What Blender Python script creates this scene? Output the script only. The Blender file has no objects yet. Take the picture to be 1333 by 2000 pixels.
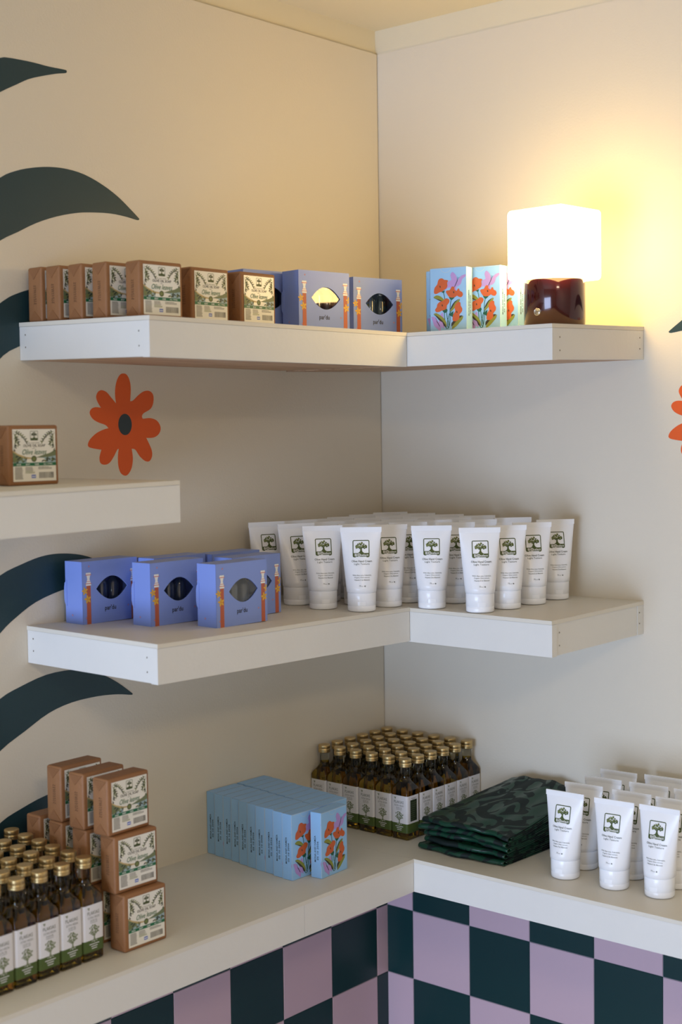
import bpy, math, random
from math import sin, cos, pi, radians, sqrt
from mathutils import Matrix, Vector
from mathutils.geometry import tessellate_polygon

random.seed(7)
scene = bpy.context.scene
COL = scene.collection

# ------------------------------------------------------------------ camera
cam_d = bpy.data.cameras.new('camera')
cam = bpy.data.objects.new('camera', cam_d)
COL.objects.link(cam)
cam_d.sensor_fit = 'HORIZONTAL'
cam_d.sensor_width = 24.0
cam_d.lens = 50.66
cam_d.clip_start = 0.05
cam_d.clip_end = 50
_r = Vector((0.75930433, 0.65059941, -0.01331707))
_d = Vector((0.02820997, -0.05335502, -0.99817706))
_f = Vector((-0.65012394, 0.75754449, -0.05886609))
m = Matrix(((_r.x, -_d.x, -_f.x, 1.7255), (_r.y, -_d.y, -_f.y, -2.1326), (_r.z, -_d.z, -_f.z, 0.7099), (0, 0, 0, 1)))
cam.matrix_world = m
cam_d.dof.use_dof = True
cam_d.dof.focus_distance = 2.36
cam_d.dof.aperture_fstop = 4.5
scene.camera = cam

# ------------------------------------------------------------------ colour management
vs = scene.view_settings
vs.view_transform = 'Standard'
vs.look = 'None'
vs.exposure = 0.08
vs.gamma = 1.0
vs.use_curve_mapping = False
scene.cycles.max_bounces = 9
scene.cycles.transmission_bounces = 9

# ------------------------------------------------------------------ world: pale overcast daylight outside the window
world = bpy.data.worlds.new('world')
scene.world = world
world.use_nodes = True
bg = world.node_tree.nodes['Background']
bg.inputs[0].default_value = (0.72, 0.84, 1.0, 1)
bg.inputs[1].default_value = 1.0

# daylight through the window in the wall behind the camera
ROOM_X, ROOM_Y, FLOOR_Z, CEIL_Z = 3.7, -4.4, -0.92, 1.4487
WIN = (0.05, 1.85, -0.88, 0.50)          # window opening in that wall: x0, x1, z0, z1
ld = bpy.data.lights.new('window_daylight', 'AREA')
ld.shape = 'RECTANGLE'
ld.size = WIN[1] - WIN[0]
ld.size_y = WIN[3] - WIN[2]
ld.energy = 96.0
ld.color = (0.51, 0.675, 1.0)
lo = bpy.data.objects.new('window_daylight', ld)
lo.location = ((WIN[0] + WIN[1]) / 2, ROOM_Y - 0.03, (WIN[2] + WIN[3]) / 2)
lo.rotation_euler = (radians(90), 0, 0)      # shines along +y into the room
COL.objects.link(lo)
# added warm ambient fill just under the ceiling, unseen behind the camera
ld = bpy.data.lights.new('warm_fill', 'AREA')
ld.shape = 'DISK'
ld.size = 0.5
ld.energy = 21.0
ld.color = (1.0, 0.80, 0.56)
lo = bpy.data.objects.new('warm_fill', ld)
lo.location = (2.5, -2.2, CEIL_Z - 0.03)
COL.objects.link(lo)


# ------------------------------------------------------------------ materials
def lin(c):
    if isinstance(c, str):
        c = tuple(int(c[i:i + 2], 16) / 255 for i in (0, 2, 4))
    return tuple(x / 12.92 if x <= 0.04045 else ((x + 0.055) / 1.055) ** 2.4 for x in c)


MATS = {}


def mat(name, col, rough=0.6, metal=0.0, var=0.0, vscale=8.0, bump=0.0, bscale=200.0, spec=0.5, trans=0.0, ior=1.45,
        sheen=0.0, coat=0.0, stretch=None):
    if name in MATS:
        return MATS[name]
    M = bpy.data.materials.new(name)
    M.use_nodes = True
    nt = M.node_tree
    b = nt.nodes['Principled BSDF']
    c = lin(col)
    b.inputs['Base Color'].default_value = (*c, 1)
    b.inputs['Roughness'].default_value = rough
    b.inputs['Metallic'].default_value = metal
    b.inputs['Specular IOR Level'].default_value = spec
    b.inputs['IOR'].default_value = ior
    b.inputs['Transmission Weight'].default_value = trans
    b.inputs['Sheen Weight'].default_value = sheen
    b.inputs['Coat Weight'].default_value = coat
    if var or bump:
        tc = nt.nodes.new('ShaderNodeTexCoord')
        mp = nt.nodes.new('ShaderNodeMapping')
        nt.links.new(tc.outputs['Object'], mp.inputs[0])
        if stretch:
            mp.inputs['Scale'].default_value = stretch
    if var:
        n = nt.nodes.new('ShaderNodeTexNoise')
        n.inputs['Scale'].default_value = vscale
        n.inputs['Detail'].default_value = 4
        nt.links.new(mp.outputs[0], n.inputs['Vector'])
        r = nt.nodes.new('ShaderNodeMapRange')
        r.inputs['To Min'].default_value = 1 - var
        r.inputs['To Max'].default_value = 1 + var
        nt.links.new(n.outputs['Fac'], r.inputs['Value'])
        x = nt.nodes.new('ShaderNodeVectorMath')
        x.operation = 'SCALE'
        x.inputs[0].default_value = c
        nt.links.new(r.outputs[0], x.inputs['Scale'])
        nt.links.new(x.outputs[0], b.inputs['Base Color'])
    if bump:
        n = nt.nodes.new('ShaderNodeTexNoise')
        n.inputs['Scale'].default_value = bscale
        n.inputs['Detail'].default_value = 3
        nt.links.new(mp.outputs[0], n.inputs['Vector'])
        bp = nt.nodes.new('ShaderNodeBump')
        bp.inputs['Strength'].default_value = bump
        bp.inputs['Distance'].default_value = 0.002
        nt.links.new(n.outputs['Fac'], bp.inputs['Height'])
        nt.links.new(bp.outputs[0], b.inputs['Normal'])
    MATS[name] = M
    return M


WALL = mat('wall_paint', 'e0d6c3', 0.62, var=0.025, vscale=2.5, bump=0.12, bscale=260)
CEIL = mat('ceiling_paint', 'e3d8bd', 0.7, var=0.02, vscale=3, bump=0.1)
SHELF = mat('shelf_paint', 'e4e2dc', 0.5, var=0.03, vscale=14, bump=0.12, bscale=120)
SHELFTOP = mat('shelf_top_paint', 'dfd9cb', 0.5, var=0.03, vscale=10, bump=0.1, bscale=120)
ROOMP = mat('room_paint', 'd8cdb8', 0.75, var=0.02)
FLOORM = mat('floor_boards', '8f7d68', 0.5, var=0.1, vscale=5)
TEAL = mat('mural_teal', '1f3b42', 0.42, var=0.06, vscale=9, bump=0.1, bscale=220)
ORANGE = mat('mural_orange', 'e8601c', 0.55, var=0.03, vscale=20)
CENTRE = mat('mural_centre', '2a3a40', 0.5)
TILE_D = mat('tile_dark_green', '0f3638', 0.35, var=0.05, vscale=6)
TILE_L = mat('tile_lilac', 'cfb4bf', 0.4, var=0.03, vscale=6)
GROUT = mat('tile_joint', '8d8c92', 0.8)
KRAFT = mat('kraft_paper', '946640', 0.55, var=0.06, vscale=45, bump=0.35, bscale=160)
KRAFTE = mat('kraft_paper_fold', '8a5d39', 0.55, var=0.06, vscale=60)
INK = mat('black_ink', '23201c', 0.6)
INKGREY = mat('grey_ink', '6f6a62', 0.6)
STAMP = mat('stamp_ink', '4a3224', 0.6)
PAPER = mat('label_paper', 'ece8dc', 0.35, coat=0.3)
GREENINK = mat('green_ink', '1f6a45', 0.4)
OLIVEINK = mat('olive_ink', '47522a', 0.45)
LEAFINK = mat('leaf_ink', '77804a', 0.45)
DKLEAF = mat('dark_leaf_ink', '353c35', 0.45)
TEALINK = mat('teal_wash_ink', '9db3b8', 0.45)
HILLINK = mat('hill_ink', '707a58', 0.45)
SANDINK = mat('sand_ink', 'c3ab78', 0.45)
BLUEINK = mat('blue_ink', '5872c4', 0.45)
WHITEINK = mat('white_ink', 'f1f0ec', 0.5)
TUBEW = mat('tube_white', 'f7f8fb', 0.28, var=0.01, vscale=30, spec=0.5)
CAPW = mat('cap_white', 'f7f8fb', 0.22, spec=0.5)
GROOVE = mat('cap_groove', 'b9b4ac', 0.6)
TUBEGREEN = mat('tube_green', '46541f', 0.4)
TUBETEXT = mat('tube_text', '4d5142', 0.4)
PBLUE = mat('carton_periwinkle', '869ce0', 0.42, var=0.02, vscale=30)
PBLUE_D = mat('carton_inside', '2c3c78', 0.7)
TERRA = mat('terracotta_ink', 'bd6344', 0.5)
REDI = mat('red_ink', 'c8473c', 0.5)
YELI = mat('yellow_ink', 'e3b23c', 0.5)
SKYB = mat('carton_sky_blue', '98c6f0', 0.42, var=0.02, vscale=40)
SKYE = mat('carton_edge', 'c9d5da', 0.6)
OFLOW = mat('orange_flower_ink', 'c86030', 0.5, var=0.05, vscale=300)
FLEAF = mat('flower_leaf_ink', '8b8f35', 0.5)
FLEAFD = mat('flower_leaf_dark', '3b3427', 0.5)
FSTEM = mat('flower_stem_ink', '1e5c44', 0.5)
LILAC = mat('lilac_ink', 'b394d4', 0.5)
GOLD = mat('gold_cap', 'ccb17c', 0.38, metal=0.9, var=0.05, vscale=80)
BLABEL = mat('bottle_label', 'e3e2e6', 0.4)
BGREEN = mat('bottle_label_green', '4b5e2c', 0.45)
BTEXT = mat('bottle_label_text', '68706a', 0.5)
BTREE = mat('bottle_tree_ink', '7b8668', 0.5)
BTABLE = mat('bottle_table_ink', '27341f', 0.5)
OIL = mat('olive_oil_glass', 'cda61a', 0.02, trans=1.0, ior=1.47)
CLEAR = mat('clear_glass', 'eef0ea', 0.02, trans=1.0, ior=1.3)
FILM = mat('clear_film', 'ffffff', 0.03, trans=1.0, ior=1.5)
VIAL = mat('vial_glass', '3a464e', 0.08, spec=0.8, coat=0.6)
VIALCAP = mat('vial_cap', '9aa1a8', 0.25, metal=0.8)
BURG = mat('lamp_burgundy', '3a090d', 0.14, metal=0.15, coat=0.6)
STEEL = mat('lamp_button_steel', 'd6d2ca', 0.2, metal=1.0)
NAIL = mat('nail_hole', '6b5a40', 0.8)


def wood_mat():
    M = bpy.data.materials.new('raw_pine')
    M.use_nodes = True
    nt = M.node_tree
    b = nt.nodes['Principled BSDF']
    b.inputs['Roughness'].default_value = 0.6
    tc = nt.nodes.new('ShaderNodeTexCoord')
    mp = nt.nodes.new('ShaderNodeMapping')
    mp.inputs['Scale'].default_value = (60, 5, 60)
    nt.links.new(tc.outputs['Object'], mp.inputs[0])
    n = nt.nodes.new('ShaderNodeTexNoise')
    n.inputs['Scale'].default_value = 1.2
    n.inputs['Distortion'].default_value = 0.6
    nt.links.new(mp.outputs[0], n.inputs['Vector'])
    r = nt.nodes.new('ShaderNodeValToRGB')
    r.color_ramp.elements[0].color = (*lin('b98f6d'), 1)
    r.color_ramp.elements[0].position = 0.35
    r.color_ramp.elements[1].color = (*lin('e0bf9c'), 1)
    r.color_ramp.elements[1].position = 0.62
    nt.links.new(n.outputs['Fac'], r.inputs[0])
    nt.links.new(r.outputs[0], b.inputs['Base Color'])
    return M


PINE = wood_mat()


def velvet_mat():
    M = bpy.data.materials.new('green_damask_velvet')
    M.use_nodes = True
    nt = M.node_tree
    b = nt.nodes['Principled BSDF']
    tc = nt.nodes.new('ShaderNodeTexCoord')
    n0 = nt.nodes.new('ShaderNodeTexNoise')
    n0.inputs['Scale'].default_value = 9
    n0.inputs['Detail'].default_value = 2
    nt.links.new(tc.outputs['UV'], n0.inputs['Vector'])
    mx = nt.nodes.new('ShaderNodeVectorMath')
    mx.operation = 'MULTIPLY_ADD'
    mx.inputs[1].default_value = (0.11, 0.11, 0.0)
    nt.links.new(n0.outputs['Color'], mx.inputs[0])
    nt.links.new(tc.outputs['UV'], mx.inputs[2])
    w = nt.nodes.new('ShaderNodeTexNoise')
    w.inputs['Scale'].default_value = 21
    w.inputs['Detail'].default_value = 0.3
    w.inputs['Distortion'].default_value = 2.6
    nt.links.new(mx.outputs[0], w.inputs['Vector'])
    r = nt.nodes.new('ShaderNodeValToRGB')
    r.color_ramp.elements[0].position = 0.485
    r.color_ramp.elements[0].color = (0, 0, 0, 1)
    r.color_ramp.elements[1].position = 0.505
    r.color_ramp.elements[1].color = (1, 1, 1, 1)
    nt.links.new(w.outputs['Fac'], r.inputs[0])
    mixc = nt.nodes.new('ShaderNodeMix')
    mixc.data_type = 'RGBA'
    mixc.inputs['A'].default_value = (*lin('0b1a1a'), 1)
    mixc.inputs['B'].default_value = (*lin('143c2c'), 1)
    nt.links.new(r.outputs[0], mixc.inputs['Factor'])
    nt.links.new(mixc.outputs['Result'], b.inputs['Base Color'])
    mr = nt.nodes.new('ShaderNodeMapRange')
    mr.inputs['To Min'].default_value = 0.62
    mr.inputs['To Max'].default_value = 0.30
    nt.links.new(r.outputs[0], mr.inputs['Value'])
    nt.links.new(mr.outputs[0], b.inputs['Roughness'])
    b.inputs['Sheen Weight'].default_value = 0.05
    b.inputs['Specular IOR Level'].default_value = 0.35
    b.inputs['Sheen Tint'].default_value = (*lin('2f7a5a'), 1)
    return M


VELVET = velvet_mat()


def opal_mat():
    M = bpy.data.materials.new('lit_opal_glass')
    M.use_nodes = True
    b = M.node_tree.nodes['Principled BSDF']
    b.inputs['Base Color'].default_value = (0.9, 0.88, 0.82, 1)
    b.inputs['Roughness'].default_value = 0.3
    b.inputs['Emission Color'].default_value = (1.0, 0.68, 0.24, 1)
    b.inputs['Emission Strength'].default_value = 14.5
    return M


OPAL = opal_mat()


# ------------------------------------------------------------------ mesh helpers
class MB:
    """collects polygons; build() makes ONE mesh"""

    def __init__(s):
        s.v, s.f, s.m, s.sm = [], [], [], []
        s.mats = []

    def mi(s, M):
        if M not in s.mats:
            s.mats.append(M)
        return s.mats.index(M)

    def add(s, verts, faces, M, smooth=False):
        o = len(s.v)
        k = s.mi(M)
        s.v += [tuple(p) for p in verts]
        for f in faces:
            s.f.append(tuple(i + o for i in f))
            s.m.append(k)
            s.sm.append(smooth)

    def hexa(s, P, M):
        # P: 8 points, bottom 0-3 then top 4-7, counter-clockwise from above
        s.add(P, [(3, 2, 1, 0), (4, 5, 6, 7), (0, 1, 5, 4), (1, 2, 6, 5), (2, 3, 7, 6), (3, 0, 4, 7)], M)

    def box(s, x0, x1, y0, y1, z0, z1, M):
        s.hexa([(x0, y0, z0), (x1, y0, z0), (x1, y1, z0), (x0, y1, z0), (x0, y0, z1), (x1, y0, z1), (x1, y1, z1), (x0, y1, z1)], M)

    def loft(s, rings, M, cap0=True, cap1=True, smooth=True):
        n = len(rings[0])
        V = [p for r in rings for p in r]
        F = []
        for i in range(len(rings) - 1):
            for j in range(n):
                k = (j + 1) % n
                F.append((i * n + j, i * n + k, (i + 1) * n + k, (i + 1) * n + j))
        s.add(V, F, M, smooth)
        if cap0:
            s.add(rings[0][::-1], [tuple(range(n))], M)
        if cap1:
            s.add(rings[-1], [tuple(range(n))], M)

    def lathe(s, prof, M, n=24, c=(0, 0), smooth=True, cap0=True, cap1=True):
        s.loft([[(c[0] + r * cos(2 * pi * j / n), c[1] + r * sin(2 * pi * j / n), z) for j in range(n)] for r, z in prof], M, cap0, cap1, smooth)

    def rbox(s, x0, x1, y0, y1, z0, z1, b, M, smooth=True, jit=0.0, rnd=None):
        # box with rounded edges: rings of rounded rectangles
        def ring(ins, z):
            pts = []
            for cx, cy, a0 in ((x1 - b, y1 - b, 0), (x0 + b, y1 - b, 90), (x0 + b, y0 + b, 180), (x1 - b, y0 + b, 270)):
                for k in range(4):
                    a = radians(a0 + 30 * k)
                    pts.append((cx + (b - ins) * cos(a), cy + (b - ins) * sin(a), z))
            return pts
        R = []
        for k in range(4):
            a = radians(30 * k)
            R.append(ring(b * (1 - sin(a)), z0 + b * (1 - cos(a))))
        for k in range(4):
            a = radians(90 - 30 * k)
            R.append(ring(b * (1 - sin(a)), z1 - b * (1 - cos(a))))
        if jit and rnd:
            R = [[(p[0] + rnd.uniform(-jit, jit), p[1] + rnd.uniform(-jit, jit), p[2]) for p in r] for r in R]
        s.loft(R, M, True, True, smooth)

    def build(s, name):
        me = bpy.data.meshes.new(name)
        me.from_pydata(s.v, [], s.f)
        for M in s.mats:
            me.materials.append(M)
        me.polygons.foreach_set('material_index', s.m)
        me.polygons.foreach_set('use_smooth', s.sm)
        me.update()
        return me


def obj(name, me, parent=None, loc=(0, 0, 0), rz=0.0):
    o = bpy.data.objects.new(name, me)
    COL.objects.link(o)
    o.location = loc
    o.rotation_euler = (0, 0, rz)
    if parent:
        o.parent = parent
    return o


def tag(o, label, cat, group=None, kind=None):
    o['label'] = label
    o['category'] = cat
    if group:
        o['group'] = group
    if kind:
        o['kind'] = kind
    return o


def struct(o, label):
    o['label'] = label
    o['kind'] = 'structure'
    return o


ORD = ['first', 'second', 'third', 'fourth', 'fifth', 'sixth', 'seventh', 'eighth', 'ninth', 'tenth', 'eleventh', 'twelfth']

_TX = {}


def text_geo(t, bold=0.0, shear=0.0, res=2):
    key = (t, bold, shear, res)
    if key in _TX:
        return _TX[key]
    cu = bpy.data.curves.new('t', 'FONT')
    cu.body = t
    cu.resolution_u = res
    cu.offset = bold
    cu.shear = shear
    o = bpy.data.objects.new('t', cu)
    COL.objects.link(o)
    dg = bpy.context.evaluated_depsgraph_get()
    me = bpy.data.meshes.new_from_object(o.evaluated_get(dg))
    V = [(v.co.x, v.co.y) for v in me.vertices]
    F = [tuple(p.vertices) for p in me.polygons]
    bpy.data.objects.remove(o)
    bpy.data.curves.remove(cu)
    bpy.data.meshes.remove(me)
    x0 = min(v[0] for v in V); x1 = max(v[0] for v in V)
    y0 = min(v[1] for v in V); y1 = max(v[1] for v in V)
    _TX[key] = (V, F, x0, x1, y0, y1)
    return _TX[key]


class Print:
    """flat print: 2-D polygons in layers, later mapped on to a surface"""

    def __init__(s):
        s.items = []

    def poly(s, pts, M, layer=1):
        s.items.append(([tuple(p) for p in pts], [tuple(range(len(pts)))], M, layer))

    def rect(s, x0, x1, y0, y1, M, layer=1):
        s.poly([(x0, y0), (x1, y0), (x1, y1), (x0, y1)], M, layer)

    def grid(s, x0, x1, y0, y1, nx, ny, M, layer=1):
        V = [(x0 + (x1 - x0) * i / nx, y0 + (y1 - y0) * j / ny) for j in range(ny + 1) for i in range(nx + 1)]
        F = [(j * (nx + 1) + i, j * (nx + 1) + i + 1, (j + 1) * (nx + 1) + i + 1, (j + 1) * (nx + 1) + i) for j in range(ny) for i in range(nx)]
        s.items.append((V, F, M, layer))

    def ell(s, cx, cy, rx, ry, M, layer=1, rot=0.0, n=12):
        P = []
        for k in range(n):
            a = 2 * pi * k / n
            x, y = rx * cos(a), ry * sin(a)
            P.append((cx + x * cos(rot) - y * sin(rot), cy + x * sin(rot) + y * cos(rot)))
        s.poly(P, M, layer)

    def leaf(s, cx, cy, L, W, rot, M, layer=1):
        P = [(-L / 2, 0), (-L / 6, W / 2), (L / 5, W / 2.3), (L / 2, 0), (L / 5, -W / 2.3), (-L / 6, -W / 2)]
        s.poly([(cx + x * cos(rot) - y * sin(rot), cy + x * sin(rot) + y * cos(rot)) for x, y in P], M, layer)

    def line(s, pts, w, M, layer=1):
        V, F = [], []
        for i, p in enumerate(pts):
            a = pts[max(i - 1, 0)]
            b = pts[min(i + 1, len(pts) - 1)]
            dx, dy = b[0] - a[0], b[1] - a[1]
            L = sqrt(dx * dx + dy * dy) or 1
            nx, ny = -dy / L * w / 2, dx / L * w / 2
            V += [(p[0] + nx, p[1] + ny), (p[0] - nx, p[1] - ny)]
        for i in range(len(pts) - 1):
            F.append((2 * i, 2 * i + 1, 2 * i + 3, 2 * i + 2))
        s.items.append((V, F, M, layer))

    def text(s, t, cx, cy, w, h, M, layer=1, bold=0.0, shear=0.0, rot=0.0, res=2):
        V, F, x0, x1, y0, y1 = text_geo(t, bold, shear, res)
        sx, sy = w / (x1 - x0), h / (y1 - y0)
        P = []
        for x, y in V:
            x = (x - (x0 + x1) / 2) * sx
            y = (y - (y0 + y1) / 2) * sy
            P.append((cx + x * cos(rot) - y * sin(rot), cy + x * sin(rot) + y * cos(rot)))
        s.items.append((P, F, M, layer))

    def into(s, mb, fn):
        for V, F, M, l in s.items:
            mb.add([fn(x, y, l * 0.00009) for x, y in V], F, M)

    def build(s, name, fn):
        mb = MB()
        s.into(mb, fn)
        return mb.build(name)


# ------------------------------------------------------------------ the setting
T = 0.132
TL, TR, TZ = 0.0355, 0.0645, -0.2133
TRIM_Z = 1.4043
WT = 0.02

mb = MB(); mb.box(-0.3, ROOM_X + 0.1, ROOM_Y - 0.1, 0.3, FLOOR_Z - 0.05, FLOOR_Z, FLOORM)
struct(obj('floor', mb.build('floor')), 'brown shop floor below the tiled counter')
mb = MB(); mb.box(-0.3, ROOM_X + 0.1, ROOM_Y - 0.1, 0.3, CEIL_Z, CEIL_Z + 0.05, CEIL)
struct(obj('ceiling', mb.build('ceiling')), 'cream painted ceiling above the corner')

# left wall: panel face at x = 0, ends a hair before the right wall (dark joint in the corner)
mb = MB(); mb.box(-WT, 0, ROOM_Y, -0.0022, FLOOR_Z, TRIM_Z, WALL)
wall_l = struct(obj('wall_left', mb.build('wall_left')), 'cream wall panel on the left with dark teal painted leaves')
mb = MB(); mb.box(-WT, ROOM_X, 0, WT, FLOOR_Z, TRIM_Z, WALL)
wall_r = struct(obj('wall_right', mb.build('wall_right')), 'cream wall panel on the right behind the glowing lamp')
# recessed boards between panels and ceiling
mb = MB(); mb.box(-WT - 0.02, -0.0065, ROOM_Y, 0.002, TRIM_Z - 0.02, CEIL_Z, CEIL)
struct(obj('trim_1', mb.build('trim_1')), 'cream painted board between left wall panel and ceiling')
mb = MB(); mb.box(-0.0065, ROOM_X, 0.0015, WT + 0.02, TRIM_Z - 0.02, CEIL_Z, CEIL)
struct(obj('trim_2', mb.build('trim_2')), 'cream painted board between right wall panel and ceiling')
# the rest of the room, behind the camera
mb = MB(); mb.box(ROOM_X, ROOM_X + 0.1, ROOM_Y, 0.02, FLOOR_Z, CEIL_Z, ROOMP)
struct(obj('wall_side', mb.build('wall_side')), 'plain cream wall across the room')
mb = MB()
mb.box(-0.1, WIN[0], ROOM_Y - 0.1, ROOM_Y, FLOOR_Z, CEIL_Z, ROOMP)
mb.box(WIN[1], ROOM_X, ROOM_Y - 0.1, ROOM_Y, FLOOR_Z, CEIL_Z, ROOMP)
mb.box(WIN[0], WIN[1], ROOM_Y - 0.1, ROOM_Y, FLOOR_Z, WIN[2], ROOMP)
mb.box(WIN[0], WIN[1], ROOM_Y - 0.1, ROOM_Y, WIN[3], CEIL_Z, ROOMP)
struct(obj('wall_back', mb.build('wall_back')), 'plain cream wall with the shop window')

# mural leaves and flowers painted on the walls
LA = [(-0.8568, 1.2425), (-0.8443, 1.2452), (-0.8255, 1.2461), (-0.7982, 1.2466), (-0.7704, 1.2457), (-0.7419, 1.2463), (-0.7372, 1.2456), (-0.7372, 1.2433), (-0.7402, 1.2413), (-0.7565, 1.2377), (-0.7849, 1.2291), (-0.8082, 1.2207), (-0.8312, 1.2087), (-0.8584, 1.194), (-0.90, 1.168), (-0.945, 1.13), (-0.965, 1.135), (-0.945, 1.185), (-0.905, 1.224)]
LB = [(-0.8624, 1.0728), (-0.8352, 1.0856), (-0.8077, 1.0935), (-0.775, 1.0991), (-0.7416, 1.1003), (-0.7077, 1.0961), (-0.6731, 1.0849), (-0.6429, 1.0704), (-0.6174, 1.0535), (-0.6019, 1.0424), (-0.5998, 1.0402), (-0.6041, 1.0382), (-0.6282, 1.0413), (-0.6591, 1.0429), (-0.6945, 1.0408), (-0.7242, 1.037), (-0.763, 1.0277), (-0.801, 1.0142), (-0.8335, 0.9985), (-0.8653, 0.9832), (-0.905, 0.955), (-0.95, 0.91), (-0.965, 0.915), (-0.945, 0.985), (-0.905, 1.04)]
LD = [(-0.8811, 0.5023), (-0.8446, 0.5149), (-0.8072, 0.5241), (-0.771, 0.5259), (-0.7301, 0.5205), (-0.6953, 0.5083), (-0.6599, 0.4895), (-0.6311, 0.4675), (-0.6145, 0.4513), (-0.6145, 0.4481), (-0.64, 0.4538), (-0.6762, 0.4637), (-0.7116, 0.4702), (-0.7415, 0.4722), (-0.7708, 0.4703), (-0.8187, 0.4573), (-0.8562, 0.4378), (-0.8839, 0.4184), (-0.925, 0.38), (-0.955, 0.345), (-0.965, 0.355), (-0.955, 0.42), (-0.92, 0.475)]
LE = [(-0.887, 0.3232), (-0.8503, 0.3358), (-0.8034, 0.3466), (-0.7551, 0.3477), (-0.7206, 0.3414), (-0.6955, 0.3323), (-0.665, 0.3151), (-0.6382, 0.2957), (-0.635, 0.2928), (-0.6383, 0.2916), (-0.6655, 0.2966), (-0.7067, 0.2996), (-0.7566, 0.2977), (-0.8004, 0.2883), (-0.8433, 0.2692), (-0.8895, 0.247), (-0.925, 0.215), (-0.955, 0.18), (-0.965, 0.19), (-0.955, 0.25), (-0.925, 0.295)]
LC = [(a, b - 0.175 + (0.011 if k in range(14, 20) else 0)) for k, (a, b) in enumerate(LB)]
LF = [(a - 0.005, b - 0.181) for a, b in LE]
FL = [(-0.6556, 0.751), (-0.6573, 0.766), (-0.6546, 0.7827), (-0.6478, 0.7945), (-0.6402, 0.7979), (-0.6324, 0.7957), (-0.6269, 0.7865), (-0.6251, 0.773), (-0.627, 0.7545), (-0.6203, 0.7562), (-0.6088, 0.7648), (-0.5974, 0.7706), (-0.5861, 0.7711), (-0.5785, 0.765), (-0.5784, 0.753), (-0.5846, 0.7428), (-0.5993, 0.736), (-0.6031, 0.7309), (-0.6014, 0.7271), (-0.5964, 0.7275), (-0.585, 0.7281), (-0.5714, 0.7239), (-0.5639, 0.7136), (-0.5674, 0.7033), (-0.579, 0.6972), (-0.595, 0.6968), (-0.5907, 0.6899), (-0.5842, 0.6778), (-0.5835, 0.6675), (-0.5892, 0.6598), (-0.5983, 0.6603), (-0.6094, 0.6681), (-0.618, 0.6785), (-0.626, 0.6803), (-0.6238, 0.6651), (-0.6269, 0.6499), (-0.6347, 0.6401), (-0.6422, 0.6386), (-0.65, 0.6439), (-0.654, 0.6558), (-0.654, 0.6709), (-0.652, 0.6805), (-0.6555, 0.6793), (-0.6623, 0.6694), (-0.6712, 0.6596), (-0.6808, 0.6566), (-0.6893, 0.6594), (-0.6911, 0.6684), (-0.6869, 0.6799), (-0.7005, 0.6818), (-0.7109, 0.6843), (-0.7133, 0.6887), (-0.7084, 0.6968), (-0.6955, 0.7058), (-0.6805, 0.7113), (-0.6718, 0.7128), (-0.6781, 0.7179), (-0.6929, 0.7223), (-0.7033, 0.7279), (-0.7085, 0.7361), (-0.705, 0.7427), (-0.6965, 0.7453), (-0.6859, 0.7443), (-0.692, 0.7526), (-0.6951, 0.7608), (-0.6915, 0.7684), (-0.6842, 0.7714), (-0.6745, 0.7685), (-0.6661, 0.761)]


def smooth_closed(P, sharp=70, n=3):
    """Catmull-Rom through a closed outline, keeping corners sharper than `sharp` degrees"""
    N = len(P)
    cor = []
    for i in range(N):
        a, b, c = Vector(P[i - 1]), Vector(P[i]), Vector(P[(i + 1) % N])
        cor.append(degrees_between(b - a, c - b) > sharp)
    out = []
    for i in range(N):
        p1, p2 = Vector(P[i]), Vector(P[(i + 1) % N])
        p0 = p1 if cor[i] else Vector(P[i - 1])
        p3 = p2 if cor[(i + 1) % N] else Vector(P[(i + 2) % N])
        for k in range(n):
            t = k / n
            out.append(tuple(0.5 * ((2 * p1) + (p2 - p0) * t + (2 * p0 - 5 * p1 + 4 * p2 - p3) * t * t + (3 * p1 - p0 - 3 * p2 + p3) * t ** 3)))
    return out


def degrees_between(a, b):
    if a.length < 1e-9 or b.length < 1e-9:
        return 0
    return math.degrees(a.angle(b))


def painted(name, outline, M, parent, fn, label, th=0.0004):
    P = smooth_closed(outline)
    n = len(P)
    mb = MB()
    mb.add([fn(a, b, th) for a, b in P], [tuple(range(n))], M)
    mb.add([fn(a, b, th) for a, b in P] + [fn(a, b, 0) for a, b in P], [(i, (i + 1) % n, n + (i + 1) % n, n + i) for i in range(n)], M)
    o = obj(name, mb.build(name), parent)
    o['label'] = label
    return o


onL = lambda a, b, h: (h, a, b)
onR = lambda a, b, h: (a, -h, b)
for P, lab in ((LA, 'topmost dark teal painted leaf'), (LB, 'dark teal painted leaf with long tip above the soap row'), (LC, 'dark teal painted leaf behind the top shelf end'),
               (LD, 'dark teal painted leaf behind the blue cartons'), (LE, 'dark teal painted leaf under the middle shelf'), (LF, 'lowest dark teal painted leaf behind the soap pile')):
    painted('leaf', P, TEAL, wall_l, onL, lab)
fl = painted('flower', FL, ORANGE, wall_l, onL, 'orange painted flower with a dark centre')
ec = [(-0.6386 + 0.0137 * cos(2 * pi * k / 16), 0.7184 + 0.0136 * 1.22 * sin(2 * pi * k / 16)) for k in range(16)]
painted('flower_centre', ec, CENTRE, fl, onL, 'dark oval flower centre', 0.0007)
DX = 1.3147
fr = painted('flower', [(a + DX, b) for a, b in FL], ORANGE, wall_r, onR, 'orange painted flower at the picture edge')
painted('flower_centre', [(a + DX, b) for a, b in ec], CENTRE, fr, onR, 'dark oval flower centre', 0.0007)
painted('leaf', [(0.6016 - 0.5998 - a, b - 1.0402 + 0.857) for a, b in LB][::-1], TEAL, wall_r, onR, 'dark teal painted leaf tip beside the lamp shelf')

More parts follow.
